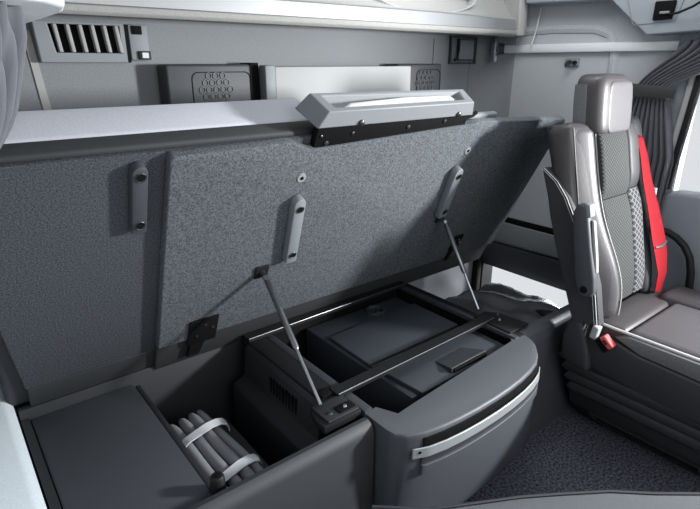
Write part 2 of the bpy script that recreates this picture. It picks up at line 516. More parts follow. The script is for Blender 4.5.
# hook on the right wall
t = thing('coat_hook', 'small metal coat hook on the right wall below the rail', 'hook', (XR, 1.19, 1.25))
MB().box(XR-0.010, XR-0.001, 1.165, 1.225, 1.235, 1.268, 0.004).build('base', M['trimgrey'], t)
MB().tube([(XR-0.008, 1.20, 1.255), (XR-0.03, 1.20, 1.252), (XR-0.04, 1.20, 1.243), (XR-0.036, 1.197, 1.236)], 0.006, 8).build('prong', M['darksteel'], t)
b = MB(); b.tube([(XR-0.010, 1.178, 1.25), (XR-0.024, 1.178, 1.25)], 0.008, 10); b.build('post', M['black'], t)

# overhead console
t = thing('overhead_console', 'pale blue-grey overhead console panel at the top right', 'console', (2.0, 0.6, 1.34))
pp = [(0.885, 1.338), (0.10, 1.375), (0.10, 1.90), (1.375, 1.90), (1.375, 1.472), (1.10, 1.462), (1.03, 1.462)]
MB().prism(pp, 'x', 2.0, XR-0.001, 0.006, 3).build('panel', M['console'], t)
b = MB()
annulus(b, [(0.985, 1.50), (0.935, 1.372), (0.80, 1.376), (0.77, 1.50)], [(0.983, 1.50), (0.934, 1.374), (0.801, 1.378), (0.773, 1.50)], 'x', 1.997, 2.001)
b.build('seam', M['trimgrey'], t)
l = MB().prism([(0.868, 1.382), (0.81, 1.384), (0.805, 1.44), (0.868, 1.44)], 'x', 1.985, 2.001, 0.003).build('lamp_holder', M['deep'], t)
MB().box(1.975, 1.986, 0.815, 0.845, 1.40, 1.408, 0.002).build('clip', M['trimgrey'], l)
MB().tube([(1.985, 0.815, 1.398), (1.965, 0.78, 1.40), (1.96, 0.74, 1.415), (1.96, 0.70, 1.44)], 0.004, 8).build('cable', M['black'], l)

# ================================================================== CURTAINS
def curtain(name_, label, mt, rings_fn, ncol, nrow, folds, amp, extra=None):
    """rings_fn(u, v) -> (pos, normal) for u across 0..1 and v down 0..1"""
    b = MB()
    rows = []
    for j in range(nrow+1):
        v = j/nrow
        row = []
        for i in range(ncol+1):
            u = i/ncol
            p, n = rings_fn(u, v)
            a = amp(u, v)*math.sin(2*PI*folds*u + 1.2*math.sin(5*v+u*3)) + 0.25*amp(u, v)*math.sin(2*PI*folds*2.3*u+1)
            row.append(Vector(p) + Vector(n)*a)
        rows.append(row)
    b.loft(rows, closed=False)
    t = thing(name_, label, 'curtain', tuple(rows[-1][ncol//2]))
    o = b.build('cloth', mt, t, smooth=180)
    s = o.modifiers.new('solid', 'SOLIDIFY'); s.thickness = 0.002
    return t

def lerp(a, b, t):
    return a + (b-a)*t
def left_c(u, v):
    # hangs under the left ledge, drawn forward and gathered lower down
    y = lerp(0.72, 1.0, u)
    x1 = [0.156, 0.154, 0.145, 0.132, 0.115, 0.090, 0.060]
    k = min(5.999, v*6); i = int(k)
    xe = lerp(x1[i], x1[i+1], k-i)
    z = lerp(1.325, 1.10, v)
    return ((lerp(0.03, xe, u) , y, z), (0.75, -0.6, 0))
curtain('window_curtain', 'light grey pleated curtain hanging at the top left corner', M['curtain'], left_c, 80, 24, 6, lambda u, v: 0.015)
def right_c(u, v):
    # from the rail end down to the tieback, then flared below
    if v < 0.38:
        s = v/0.38
        s2 = s*s*(3-2*s)
        y = lerp(lerp(0.775, 0.50, u), lerp(0.905, 0.80, u), s2)
        z = lerp(1.322, 1.155, s)
    else:
        s = (v-0.38)/0.62
        y = lerp(lerp(0.905, 0.80, u), lerp(0.945, 0.735, u), min(1, s*2.2))
        z = lerp(1.155, 0.66, s)
    return ((XR-0.055, y, z), (-1, 0, 0))
ct = curtain('window_curtain', 'dark grey curtain tied back beside the right door pillar', M['curtaindark'], right_c, 100, 40, 9,
        lambda u, v: 0.012*(0.35+0.65*min(1, abs(v-0.38)*6)))
MB().loft([[(XR-0.085, y, 1.135), (XR-0.088, y, 1.158+d), (XR-0.083, y, 1.178+d), (XR-0.078, y, 1.158)] for y, d in ((0.93, 0.004), (0.86, 0.0), (0.80, -0.004), (0.765, -0.004))]).build('tieback', M['seatblack'], ct)
MB().box(XR-0.085, XR-0.003, 0.78, 0.80, 1.13, 1.168, 0.004).build('buckle', M['steel'], ct)

# ================================================================== STORAGE (left box)
ZT = 0.45
t = thing('storage_box', 'dark grey open storage compartment under the left half of the raised bunk', 'storage box', (0.38, 1.08, 0))
prof = [(0.768, 0.0), (0.768, 0.425), (0.776, 0.444), (0.790, 0.452), (0.803, 0.450), (0.805, 0.444), (0.812, 0.441), (0.814, 0.43), (0.814, 0.0)]
MB().prism(prof, 'x', 0.042, 0.688).build('front_wall', M['box'], t)
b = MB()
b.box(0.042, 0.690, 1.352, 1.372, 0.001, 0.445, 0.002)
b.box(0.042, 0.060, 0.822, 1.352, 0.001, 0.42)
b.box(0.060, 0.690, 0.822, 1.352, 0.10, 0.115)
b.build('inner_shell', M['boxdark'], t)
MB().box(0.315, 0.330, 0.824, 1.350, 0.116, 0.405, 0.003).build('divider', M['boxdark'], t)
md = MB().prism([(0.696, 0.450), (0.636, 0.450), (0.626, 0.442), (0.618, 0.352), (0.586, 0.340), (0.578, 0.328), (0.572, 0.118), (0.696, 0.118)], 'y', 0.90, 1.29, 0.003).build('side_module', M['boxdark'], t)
for k in range(9):
    y = 1.0 + k*0.016
    MB().box(0.6185, 0.6275, y, y+0.006, 0.372, 0.420).build('vent_slot', M['deep'], md)
MB().prism([(0.640, 1.352), (0.696, 1.352), (0.696, 0.824), (0.585, 0.824), (0.585, 0.865), (0.600, 0.905), (0.640, 0.935)], 'z', 0.436, 0.456, 0.002).build('top_cover', M['black'], t)
cp = MB().prism([(0.60, 0.828), (0.692, 0.828), (0.692, 0.90), (0.60, 0.90)], 'z', 0.456, 0.462, 0.002).build('switch_plate', M['boxdark'], t)
MB().box(0.640, 0.688, 0.836, 0.862, 0.462, 0.466, 0.001).build('socket', M['deep'], cp)
MB().tube([(0.664, 0.849, 0.465), (0.664, 0.849, 0.470)], [0.006, 0.004], 10).build('contact', M['steel'], cp)
b = MB(); b.tube([(0.622, 0.852, 0.461), (0.622, 0.852, 0.466)], [0.007, 0.005], 12); b.build('knob', M['darksteel'], cp)
MB().box(0.645, 0.69, 0.915, 0.945, 0.456, 0.464, 0.002).build('bar_mount', M['deep'], t)
b = MB(); b.tube([(0.326, 0.845, 0.405), (0.326, 0.845, 0.448), (0.326, 0.845, 0.452)], [0.017, 0.015, 0.012], 18)
pk = b.build('rubber_stop', M['black'], t)
MB().tube([(0.326, 0.845, 0.452), (0.326, 0.845, 0.4535)], 0.007, 12).build('hole', M['deep'], pk)

tag(MB().box(0.062, 0.312, 0.825, 1.350, 0.402, 0.416, 0.004).build('cover_board', M['cover']),
    'plain dark grey cover board lying over the left end of the storage compartment', 'cover')

# bundle of padded tubes with straps
base = Vector((0.395, 1.03, 0.2))
ang = [(0.350, 1.205, 0.354, 0.838, 0.356), (0.381, 1.212, 0.388, 0.838, 0.356), (0.412, 1.220, 0.422, 0.836, 0.354), (0.440, 1.232, 0.4525, 0.838, 0.347)]
for k, (x0, y0, x1, y1, z) in enumerate(ang):
    r = 0.0155 if k < 3 else 0.0125
    n = 12
    pts, rs = [], []
    for i in range(n+1):
        f = i/n
        pts.append((lerp(x0, x1, f)+0.002*math.sin(f*7+k), lerp(y0, y1, f), z-0.012*(1-f)**2 - 0.02*0))
        rs.append(r*(0.55 if i in (0, n) else 0.95 if i in (1, n-1) else 1))
    where = ['leftmost, beside the cover board', 'second from the cover board', 'third from the cover board', 'thinnest, farthest from the cover board'][k]
    tag(MB().tube(pts, rs, 14).build('padded_tube', M['tube'], subsurf=1), 'grey padded tube in the strapped bundle, ' + where, 'tube', 'padded tubes bundled in the storage box')
tag(MB().box(0.335, 0.50, 0.84, 1.19, 0.118, 0.318, 0.01).build('folded_bag', M['boxdark']), 'dark folded bag lying under the bundle of grey padded tubes', 'bag')
for yy, lab in ((1.105, 'pale grey strap around the rear end of the padded tubes'), (0.930, 'pale grey strap around the near end of the padded tubes')):
    pts = [(0.3325, yy-0.03, 0.340), (0.334, yy-0.028, 0.362), (0.350, yy-0.024, 0.3745), (0.386, yy-0.014, 0.3755), (0.420, yy-0.002, 0.3735), (0.448, yy+0.006, 0.367), (0.466, yy+0.011, 0.356), (0.476, yy+0.016, 0.340), (0.478, yy+0.018, 0.325)]
    tag(MB().ribbon(pts, (0.15, 1, 0), 0.026, 0.0022).build('strap', M['strap']), lab, 'strap', 'straps around the padded tubes')

# ================================================================== REFRIGERATOR
t = thing('refrigerator', 'grey pull-out cooling box with curved front and long silver grip band', 'refrigerator', (1.0, 1.0, 0))
curve = [(0.698, 0.800), (0.6975, 0.765), (0.6975, 0.728), (0.702, 0.703), (0.725, 0.683), (0.765, 0.665), (0.815, 0.655), (0.87, 0.649), (0.93, 0.646), (1.0, 0.646), (1.06, 0.649), (1.12, 0.655), (1.175, 0.665), (1.225, 0.680), (1.27, 0.707), (1.305, 0.738), (1.325, 0.77), (1.332, 0.80)]
def cshift(z, out=0.0):
    k = (0.45-z)/0.45
    dy = 0.085*k**1.6
    res = []
    for x, y in curve:
        f = (0.80-y)/0.165
        res.append((x + 0.10*k*max(0, (x-0.8)/0.5), y + dy*min(1, f*1.2) - out*min(1, f), z))
    return res
curve = [(x + 0.006*max(0, (x-0.9)/0.4), y + 0.006*(0.80-y)/0.165) for x, y in curve]
b = MB()
rings = []
for z, out in ((0.0, -0.03), (0.05, -0.025), (0.06, 0), (0.15, 0), (0.25, 0), (0.33, 0), (0.43, 0.0), (0.442, -0.001), (0.448, -0.004), (0.450, -0.010)):
    r = cshift(z, out)
    r = [(x, min(y, 0.792) if x > 1.345 else y, zz) for x, y, zz in r] + [(1.342, 0.815, z), (1.288, 0.815, z), (1.278, 0.803, z), (1.20, 0.797, z), (0.82, 0.768, z), (0.760, 0.762, z), (0.735, 0.815, z), (0.698, 0.815, z)]
    rings.append(r)
b.loft(rings, cap=True)
b.build('front_body', M['fridge'], t, smooth=50)
# frame walls
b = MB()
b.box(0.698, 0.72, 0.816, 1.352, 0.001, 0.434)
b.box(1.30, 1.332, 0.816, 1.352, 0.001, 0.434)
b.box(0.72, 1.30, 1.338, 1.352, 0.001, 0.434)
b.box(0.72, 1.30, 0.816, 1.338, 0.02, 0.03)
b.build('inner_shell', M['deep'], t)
b = MB()
b.box(0.700, 0.726, 0.817, 1.352, 0.434, 0.452, 0.003)
b.build('left_rail', M['box'], t)
MB().box(1.292, 1.312, 0.80, 1.352, 0.440, 0.456, 0.003).build('right_rail', M['box'], t)
MB().box(1.312, 1.344, 0.80, 1.352, 0.436, 0.452, 0.003).build('right_rail', M['black'], t)
# silver grip band and slot
def band(z0, z1, i0, i1, out, th, m, nm, slant=0):
    # follow the curve between points i0..i1 with subdivision
    N = 40
    rows = []
    for k in range(N+1):
        f = lerp(i0, i1, k/N); i = min(len(curve)-2, int(f)); q = f-i
        def at(z, o):
            r = cshift(z, o)
            return Vector(r[i]).lerp(Vector(r[i+1]), q)
        s = slant*(k/N)
        e = 1.0
        rows.append([at(z0+s, out), at(z1+s, out), at(z1+s, out-th), at(z0+s, out-th)])
    return MB().loft(rows).build(nm, m, t, bevel=0.0015)
band(0.404, 0.436, 4.8, 13.8, 0.003, 0.02, M['deep'], 'grip_slot', 0.004)
gb = band(0.384, 0.414, 4.1, 13.6, 0.014, 0.006, M['silver'], 'grip_band', 0.004)
b = MB(); c0 = cshift(0.402, 0.015); p = Vector(c0[4]).lerp(Vector(c0[5]), 0.4); screw(b, p + Vector((0.004, 0.000, 0)), (-0.5, -0.85, 0), 0.004, 0.0025); b.build('screw', M['deep'], gb)
band(0.352, 0.388, 4.8, 13.7, 0.0035, 0.02, M['box'], 'grip_shade', 0.004)  # dark strip painted in as the shade above the lower lip
band(0.326, 0.356, 4.8, 13.6, 0.011, 0.018, M['fridge'], 'grip_ledge', 0.004)
# cooler insert
cb = MB().box(0.870, 1.284, 0.822, 1.325, 0.032, 0.412, 0.006).build('cooler_body', M['cooler'], t)
lidp = [(0.885, 1.000), (1.285, 1.020), (1.285, 1.315), (1.15, 1.315), (1.11, 1.235), (0.89, 1.215)]
MB().prism([(0.878, 1.005), (1.275, 1.01), (1.278, 1.222), (0.884, 1.212)], 'z', 0.413, 0.424, 0.003).build('cooler_lid', M['cooler'], cb)
MB().prism([(0.878, 1.000), (1.275, 1.003), (1.275, 0.996), (0.878, 0.992)], 'z', 0.413, 0.421, 0.001).build('lid_edge', M['darksteel'], cb)
b = MB(); cx, cy = 1.135, 1.272
o = [(cx+0.034*math.cos(a), cy+0.034*math.sin(a)) for a in [2*PI*k/28 for k in range(28)]]
i = [(cx+0.029*math.cos(a), cy+0.029*math.sin(a)) for a in [2*PI*k/28 for k in range(28)]]
annulus(b, o, i, 'z', 0.412, 0.424); kb = b.build('cup_ring', M['box'], cb)
b = MB()
for dx, dy, r in ((-0.012, -0.004, 0.006), (0.006, -0.008, 0.007), (0.012, 0.006, 0.005), (-0.002, 0.010, 0.004)):
    b = MB()
    b.tube([(cx+dx, cy+dy, 0.4125), (cx+dx, cy+dy, 0.418)], [r, r*0.7], 10)
    b.build('screw', M['darksteel'], cb)
fl = MB().prism([(0.895, 0.808), (1.278, 0.818), (1.283, 0.985), (0.88, 0.985)], 'z', 0.413, 0.426, 0.003).build('front_flap', M['cooler'], t)
q = [(1.025, 0.822, 0.4265), (1.185, 0.826, 0.4265), (1.185, 0.826, 0.442), (1.025, 0.822, 0.442), (1.035, 0.895, 0.4265), (1.160, 0.900, 0.4265)]
MB().add(q, [(0, 1, 2, 3), (0, 3, 4), (1, 5, 2), (3, 2, 5, 4), (0, 4, 5, 1)]).build('grip', M['box'], fl, bevel=0.002)
MB().box(1.033, 1.177, 0.8175, 0.824, 0.428, 0.439, 0.002).build('grip_opening', M['deep'], fl)

def crossbar(label, a, b_):
    t = thing('cross_bar', label, 'bar', ((a[0]+b_[0])/2, (a[1]+b_[1])/2, 0.455), 'cross bars over the cooling box')
    bb = MB(); d = 0.019
    bb.loft([[(p[0], p[1]-d, 0.457), (p[0], p[1]+d, 0.457), (p[0], p[1]+d, 0.466), (p[0], p[1]-d, 0.466)] for p in (a, b_)])
    bb.build('flat_bar', M['black'], t)
    bb = MB()
    bb.tube([(a[0], a[1]-d+0.001, 0.4675), (b_[0], b_[1]-d+0.001, 0.4675)], 0.0017, 8)
    bb.build('bright_edge', M['strutsteel'], t)
crossbar('black flat bar with bright edge across the front of the cooling box', (0.68, 0.912), (1.335, 0.930))
crossbar('black flat bar with bright edge across the rear of the cooling box, below the lid', (0.64, 1.303), (1.31, 1.316))

# rear beam under the lid hinge line
tag(MB().box(-0.10, 1.34, 1.40, YR-0.002, 0.0, 0.415, 0.004).build('rear_beam', M['box']), 'dark beam behind the storage compartments under the lid hinges', 'beam')
tag(MB().box(-0.10, 1.36, 1.374, 1.398, 0.400, 0.420, 0.003).build('hinge_rail', M['black']), 'thin black rail along the foot of the raised bunk lid', 'rail')

# ================================================================== RIGHT COMPARTMENT
t = thing('storage_box', 'open storage compartment at the right end, beside the lit side hatch', 'storage box', (1.7, 1.1, 0))
prof = [(0.80, 0.0), (0.795, 0.40), (0.80, 0.432), (0.812, 0.446), (0.835, 0.448), (0.85, 0.435), (0.85, 0.0)]
MB().prism(prof, 'x', 1.346, 2.04, 0.002).build('front_wall', M['fridge'], t)
b = MB(); b.box(1.346, 2.095, 1.55, 1.562, 0.02, 0.44); b.box(1.346, 1.358, 0.851, 1.55, 0.02, 0.43); b.box(1.346, 2.08, 0.851, 1.55, 0.005, 0.02)
b.build('inner_shell', M['galv'], t)
MB().box(2.03, 2.062, 1.515, 1.548, 0.02, 0.42, 0.004).build('post', M['deep'], t)
mp = MB().prism([(1.30, 0.825), (1.40, 0.825), (1.39, 0.93), (1.36, 0.97), (1.30, 0.97)], 'z', 0.453, 0.462, 0.003).build('mounting_plate', M['black'], t)
for x, y, r in ((1.345, 0.90, 0.008), (1.37, 0.925, 0.005)):
    MB().tube([(x, y, 0.462), (x, y, 0.469)], [r, r*0.6], 12).build('screw', M['darksteel'], mp)

# foil-wrapped bundle
b = MB()
N, K = 34, 26
rows = []
for j in range(K+1):
    row = []
    for i in range(N+1):
        u, v = i/N, j/K
        x, y = lerp(1.40, 2.07, u), lerp(0.885, 1.46, v)
        edge = min(u, 1-u, v, 1-v)
        z = 0.055 + 0.19*min(1, edge*9)**0.5 + 0.060*u*min(1, edge*9) + 0.010*math.sin(9*u+4*v)+0.007*math.sin(17*v-6*u)+0.006*math.sin(31*u+9*v) + random.uniform(-.0025, .0025) - 0.03*u
        row.append((x, y, z))
    rows.append(row)
b.loft(rows, closed=False)
tb = thing('wrapped_bundle', 'dark crinkled foil-wrapped bundle filling the right storage compartment', 'bag', (1.75, 1.1, 0.02))
o = b.build('wrapping', M['foil'], tb, smooth=180)
b = MB().box(1.42, 2.04, 0.88, 1.44, 0.022, 0.07, 0.02)
b.build('base', M['black'], tb)
MB().loft([[(1.83+dx, 1.03+dy, 0.25), (1.85+dx, 1.10+dy, 0.25), (1.85+dx, 1.10+dy, 0.29), (1.83+dx, 1.03+dy, 0.29)] for dx, dy in ((0, 0), (0.03, -0.06), (0.07, -0.10))]).build('fold', M['black'], tb, subsurf=1)

# ================================================================== BUNK LID (local frame: x along, y = normal away from viewer, z = up the lid)
LO = (0, 1.372, 0.424)
ROT = (math.radians(26), 0, 0)
lid = thing('bunk_lid', 'raised bunk base panel lined with dark grey felt, held open by two struts', 'bunk lid', LO, rot=ROT, local=True)
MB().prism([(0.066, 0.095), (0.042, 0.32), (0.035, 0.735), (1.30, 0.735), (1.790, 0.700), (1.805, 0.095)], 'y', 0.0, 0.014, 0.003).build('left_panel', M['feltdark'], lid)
MB().box(0.070, 1.805, -0.002, 0.014, 0.0, 0.094, 0.003).build('border_strip', M['strip'], lid)
out = [(0.375, 0.125), (0.372, 0.728), (0.378, 0.737), (0.640, 0.743), (0.655, 0.742), (0.705, 0.718), (0.74, 0.717), (1.225, 0.738), (1.27, 0.738), (1.325, 0.745), (1.815, 0.722), (1.826, 0.712), (1.822, 0.118)]
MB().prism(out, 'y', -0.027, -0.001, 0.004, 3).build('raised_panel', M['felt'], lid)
MB().box(0.375, 1.813, -0.018, -0.003, 0.02, 0.124, 0.003).build('border_strip', M['strip'], lid)
# mounting grips
def grip(p0, p1, wd, yb, m):
    """bar from p0 (top) to p1 (bottom) in the lid plane, standing off by 3 cm"""
    (x0, z0), (x1, z1) = p0, p1
    L = math.hypot(x1-x0, z1-z0)
    d = ((x1-x0)/L, (z1-z0)/L); nn = (-d[1], d[0])
    pts = []
    for k in range(7):
        a = PI*k/6
        pts.append((x0 + nn[0]*wd/2*math.cos(a) - d[0]*wd/2*(math.sin(a)-1), z0 + nn[1]*wd/2*math.cos(a) - d[1]*wd/2*(math.sin(a)-1)))
    pts += [(x1 - nn[0]*wd/2, z1 - nn[1]*wd/2), (x1 + nn[0]*wd/2, z1 + nn[1]*wd/2)]
    o = MB().prism(pts, 'y', yb-0.026, yb, 0.004, 2).build('grip', m, lid)
    b = MB()
    for f in (0.14, 0.86):
        c = (lerp(x0, x1, f), lerp(z0, z1, f))
        b = MB()
        b.tube([(c[0], yb-0.0275, c[1]), (c[0], yb-0.025, c[1])], 0.0085, 14)
        h = b.build('screw_hole', M['deep'], o)
        MB().tube([(c[0]+0.0100*math.cos(a), yb-0.0275, c[1]+0.0100*math.sin(a)) for a in [2*PI*k/16 for k in range(17)]], 0.0013, 6, cap=False).build('rim', M['darksteel'], o)
grip((0.315, 0.722), (0.317, 0.553), 0.032, 0.0, M['armrest'])
grip((0.701, 0.590), (0.724, 0.366), 0.034, -0.027, M['trimgrey'])
grip((1.300, 0.595), (1.326, 0.392), 0.036, -0.027, M['trimgrey'])
def eyelet(x, z):
    b = MB()
    b.tube([(x, -0.030, z), (x, -0.0265, z)], [0.012, 0.013], 16)
    o = b.build('eyelet', M['silver'], lid)
    MB().tube([(x, -0.0315, z), (x, -0.0298, z)], 0.005, 10).build('hole', M['deep'], o)
eyelet(0.703, 0.639); eyelet(1.323, 0.646)
def hinge(x, z0, z1, w_):
    o = MB().box(x, x+w_, -0.034, -0.0275, z0+0.02, z1, 0.002).build('hinge', M['deep'], lid)
    MB().prism([(x+0.01, z0+0.02), (x+w_*0.6, z0+0.02), (x+w_*0.45, z0-0.03), (x+0.005, z0-0.03)], 'y', -0.034, -0.022).build('hinge_arm', M['deep'], o)
    for dx, dz in ((0.3, 0.35), (0.55, 0.75), (0.82, 0.55)):
        b = MB()
        screw(b, (x+w_*dx, -0.034, lerp(z0+0.02, z1, dz)), (0, -1, 0), 0.004, 0.003)
        b.build('screw', M['steel'], o)
hinge(0.455, 0.085, 0.205, 0.085)
hinge(1.508, 0.145, 0.242, 0.048)
def strut_mount(x, z):
    o = MB().box(x-0.022, x+0.020, -0.034, -0.0275, z-0.022, z+0.022, 0.003).build('strut_mount', M['black'], lid)
    MB().tube([(x, -0.034, z), (x, -0.046, z)], [0.009, 0.007], 10).build('ball', M['darksteel'], o)
strut_mount(0.650, 0.335); strut_mount(1.352, 0.372)
# bracket under the head unit
lb = MB().box(0.722, 1.26, -0.020, -0.001, 0.712, 0.785, 0.003).build('latch_bracket', M['deep'], lid)
b = MB()
for x, z, r in ((0.755, 0.727, 0.007), (0.83, 0.748, 0.005), (1.02, 0.750, 0.006), (1.16, 0.757, 0.006), (0.735, 0.748, 0.004)):
    b = MB()
    screw(b, (x, -0.020, z), (0, -1, 0), r, 0.004)
    b.build('screw', M['darksteel'], lb)
MB().tube([(1.215, -0.014, 0.748), (1.25, -0.016, 0.757), (1.29, -0.012, 0.763), (1.305, -0.008, 0.768)], 0.006, 8).build('latch_lever', M['deep'], lid)
# head unit: tapered body with recess and bar
bot = [(0.709, -0.032), (1.258, -0.032), (1.285, 0.052), (0.702, 0.062)]
top = [(0.731, -0.030), (1.240, -0.031), (1.266, 0.042), (0.729, 0.055)]
b = MB()
zb, zt = 0.776, 0.818
inner = [(0.760, -0.012), (1.215, -0.013), (1.240, 0.034), (0.758, 0.045)]
low = [(0.770, -0.006), (1.208, -0.007), (1.230, 0.028), (0.768, 0.038)]
b.loft([[(x, y, zb) for x, y in bot], [(x, y, zt) for x, y in top], [(x, y, zt-0.001) for x, y in inner], [(x, y, zt-0.022) for x, y in low]], cap=True)
hu = b.build('head_unit', M['silverunit'], lid, bevel=0.003)
b = MB()
b.tube([(0.80, -0.002, 0.806), (0.815, -0.002, 0.812), (1.00, 0.002, 0.815), (1.17, 0.006, 0.812), (1.19, 0.006, 0.806)], [0.005, 0.0075, 0.009, 0.0075, 0.005], 12)
b.build('grip_bar', M['bar'], hu)
b = MB()
for x in (0.835, 1.19):
    b = MB()
    screw(b, (x, -0.031, 0.784), (0, -1, 0), 0.008, 0.008)
    b.build('knob', M['darksteel'], hu)

# mattress on the lid's upper side (leans with the lid)
mt = thing('mattress', 'pale grey mattress with dark border on the back of the raised lid', 'mattress', LO, rot=ROT, local=True)
MB().box(0.03, 0.79, 0.060, 0.176, 0.02, 0.742, 0.014, 4).build('pad', M['matt'], mt)
MB().box(0.025, 0.795, 0.0145, 0.062, 0.02, 0.744, 0.008, 3).build('border', M['mattdark'], mt)
MB().box(0.80, 1.46, 0.016, 0.036, 0.03, 0.742, 0.006, 3).build('thin_pad', M['trimgrey'], mt)

# gas struts
def strut(label, a, b_):
    a, b_ = Vector(a), Vector(b_)
    t = thing('gas_strut', label, 'gas strut', tuple(b_), 'gas struts holding the lid open')
    mid = a.lerp(b_, 0.58)
    MB().tube([a.lerp(b_, 0.03), a.lerp(b_, 0.05), mid, a.lerp(b_, 0.60)], [0.005, 0.0085, 0.0085, 0.006], 12).build('cylinder', M['strutsteel'], t)
    MB().tube([mid, b_], 0.0042, 10).build('rod', M['steel'], t)
    MB().tube([a, a.lerp(b_, 0.035)], 0.009, 10).build('ball_joint', M['steel'], t)
import mathutils
Rl = mathutils.Euler(ROT).to_matrix()
def lid2w(x, y, z):
    return Rl @ Vector((x, y, z)) + Vector(LO)
strut('left gas strut, standing between the two grips and the cooling box corner', lid2w(0.650, -0.050, 0.335), (0.618, 0.885, 0.470))
strut('right gas strut, standing at the far corner of the cooling box', lid2w(1.352, -0.050, 0.372), (1.345, 0.985, 0.468))

# ================================================================== SEAT
st = thing('truck_seat', 'grey leather suspension seat with red belt by the right door', 'seat', (1.74, 0.5, 0))
def back_pt(x, d, s):
    """point on the backrest: s 0..1 up, d = depth behind the front plane"""
    y = lerp(0.665, 0.800, s) + d
    z = lerp(0.500, 1.092, s) - d*0.15
    return (x, y, z)
def bulge_at(s):
    return 0.004 + 0.052*math.exp(-((s-0.18)/0.28)**2)
def depth_at(s):
    return lerp(0.046, 0.094, min(1, s/0.5)) + 0.075*max(0, s-0.6)
# side bolsters
def bolster(x0, x1, m, nm, flip):
    rings = []
    for k in range(19):
        s = k/18
        sw = 0.008*math.sin(PI*s)
        bulge = bulge_at(s)*(0.6 if flip else 1)
        xa, xb = (x0 - sw, x1) if not flip else (x0, x1+sw)
        dp = depth_at(s)
        top = {17: 0.006, 18: 0.020}.get(k, 0)
        h = top*0.5
        cut = 0.036
        if flip:
            poly = [(xa, dp), (xa, -bulge), ((xa+xb)/2, -bulge*0.8), (xb-0.01, 0.0), (xb, 0.03), (xb, dp)]
        else:
            poly = [(xb, dp), (xb, -bulge), (xb-0.018, -bulge-0.002), (lerp(xa, xb, 0.35), lerp(cut, -bulge, 0.5)), (xa+0.006, cut-0.004), (xa, cut+0.012), (xa, dp)]
        cx_ = (xa+xb)/2
        poly = [(cx_ + (px-cx_)*(1-h/(xb-cx_)*0.5), py + (h if py < 0.03 else -h*0.6)) for px, py in poly]
        rings.append([back_pt(px, py, s) for px, py in poly])
    return MB().loft(rings).build(nm, m, st, subsurf=1)
bolster(1.478, 1.565, M['leather'], 'left_bolster', False)
bolster(1.800, 1.900, M['seatblack'], 'right_bolster', True)
def facing():
    rings = []
    for k in range(17):
        s = 0.02 + 0.95*k/16
        bg = bulge_at(s)
        a, m_, b3 = (1.491, 0.026), (1.512, lerp(0.036, -bg, 0.5)-0.002), (1.546, -bg-0.005)
        rings.append([back_pt(*a, s), back_pt(*m_, s), back_pt(*b3, s), back_pt(1.566, -bg+0.004, s), back_pt(1.55, 0.03, s), back_pt(1.51, 0.034, s)])
    return MB().loft(rings).build('bolster_facing', M['leatherlight'], st, subsurf=1)
facing()
def pipe(pf, nm, m, s0=0.02, s1=0.97, r=0.0022):
    pts = []
    for k in range(20):
        s = lerp(s0, s1, k/19)
        x, d = pf(s)
        pts.append(back_pt(x, d, s))
    MB().tube(pts, r, 6).build(nm, m, st)
pipe(lambda s: (1.490, 0.022), 'bolster_seam', M['seatblack'])
pipe(lambda s: (1.563, -bulge_at(s)), 'piping', M['shelf'], s1=0.97, r=0.0022)
# black side cover with stitched edge below
rings = []
cov = ((0.0, -0.03), (0.2, -0.03), (0.4, -0.01), (0.54, 0.018), (0.64, 0.037), (0.72, 0.064), (0.785, 0.104))
for s, y0 in cov:
    y1 = depth_at(s) + 0.008
    rings.append([back_pt(1.464, y0, s), back_pt(1.464, y1, s), back_pt(1.50, y1, s), back_pt(1.50, y0, s)])
MB().loft(rings).build('side_cover', M['seatblack'], st, bevel=0.004)
MB().tube([back_pt(1.462, d+0.004, s) for s, d in cov], 0.0013, 6).build('stitching', M['piping'], st)
MB().tube([back_pt(1.462, d+0.012, s) for s, d in cov], 0.0009, 6).build('stitching', M['piping'], st)
# back shell
rings = []
for k in range(9):
    s = 0.12 + k/8*0.86
    rings.append([back_pt(1.690+px, depth_at(s)-0.026+py, s) for px, py in rrect(0.40, 0.05, 0.02, 4)])
MB().loft(rings).build('back_shell', M['seatblack'], st)
# centre cushions
def centre(xa, xb, s0, s1, dep, m, nm, r=0.012):
    rings = []
    for k in range(9):
        s = lerp(s0, s1, k/8)
        e = 0.012 if k in (0, 8) else (0.003 if k in (1, 7) else 0)
        rings.append([back_pt((xa+xb)/2+px, dep/2-0.022+py+e, s) for px, py in rrect(xb-xa, dep, r, 3)])
    return MB().loft(rings).build(nm, m, st, smooth=60)
centre(1.564, 1.735, 0.05, 0.60, 0.08, M['knit'], 'lower_centre')
centre(1.564, 1.735, 0.605, 0.96, 0.08, M['knit'], 'upper_centre')
centre(1.737, 1.812, 0.05, 0.62, 0.085, M['quilt'], 'quilted_side')
centre(1.737, 1.805, 0.625, 0.96, 0.085, M['seatblack'], 'upper_side')
# headrest
rings = []
for k, (sc, zz) in enumerate(((0.80, 1.040), (0.94, 1.048), (1.0, 1.07), (1.0, 1.11), (0.99, 1.15), (0.96, 1.185), (0.86, 1.207), (0.62, 1.214))):
    yc = 0.812 + (zz-1.04)*0.10
    rings.append([(1.643+px*sc, yc+py*sc, zz+0.006) for px, py in rrect(0.198, 0.098, 0.036, 6)])
hr = MB().loft(rings).build('headrest', M['leather'], st, subsurf=1)
rings = []
for zz, sc in ((1.046, 0.8), (1.056, 0.95), (1.09, 1), (1.14, 1), (1.18, 0.97), (1.198, 0.85)):
    yc = 0.7715 + (zz-1.04)*0.10
    rings.append([(1.662+px*sc, yc+py*sc, zz+0.004) for px, py in rrect(0.150, 0.020, 0.0095, 4)])
MB().loft(rings).build('headrest_lit_face', M['leatherlight'], hr, subsurf=2)  # paler flush panel: lit side of the headrest put into the colour
rings = []
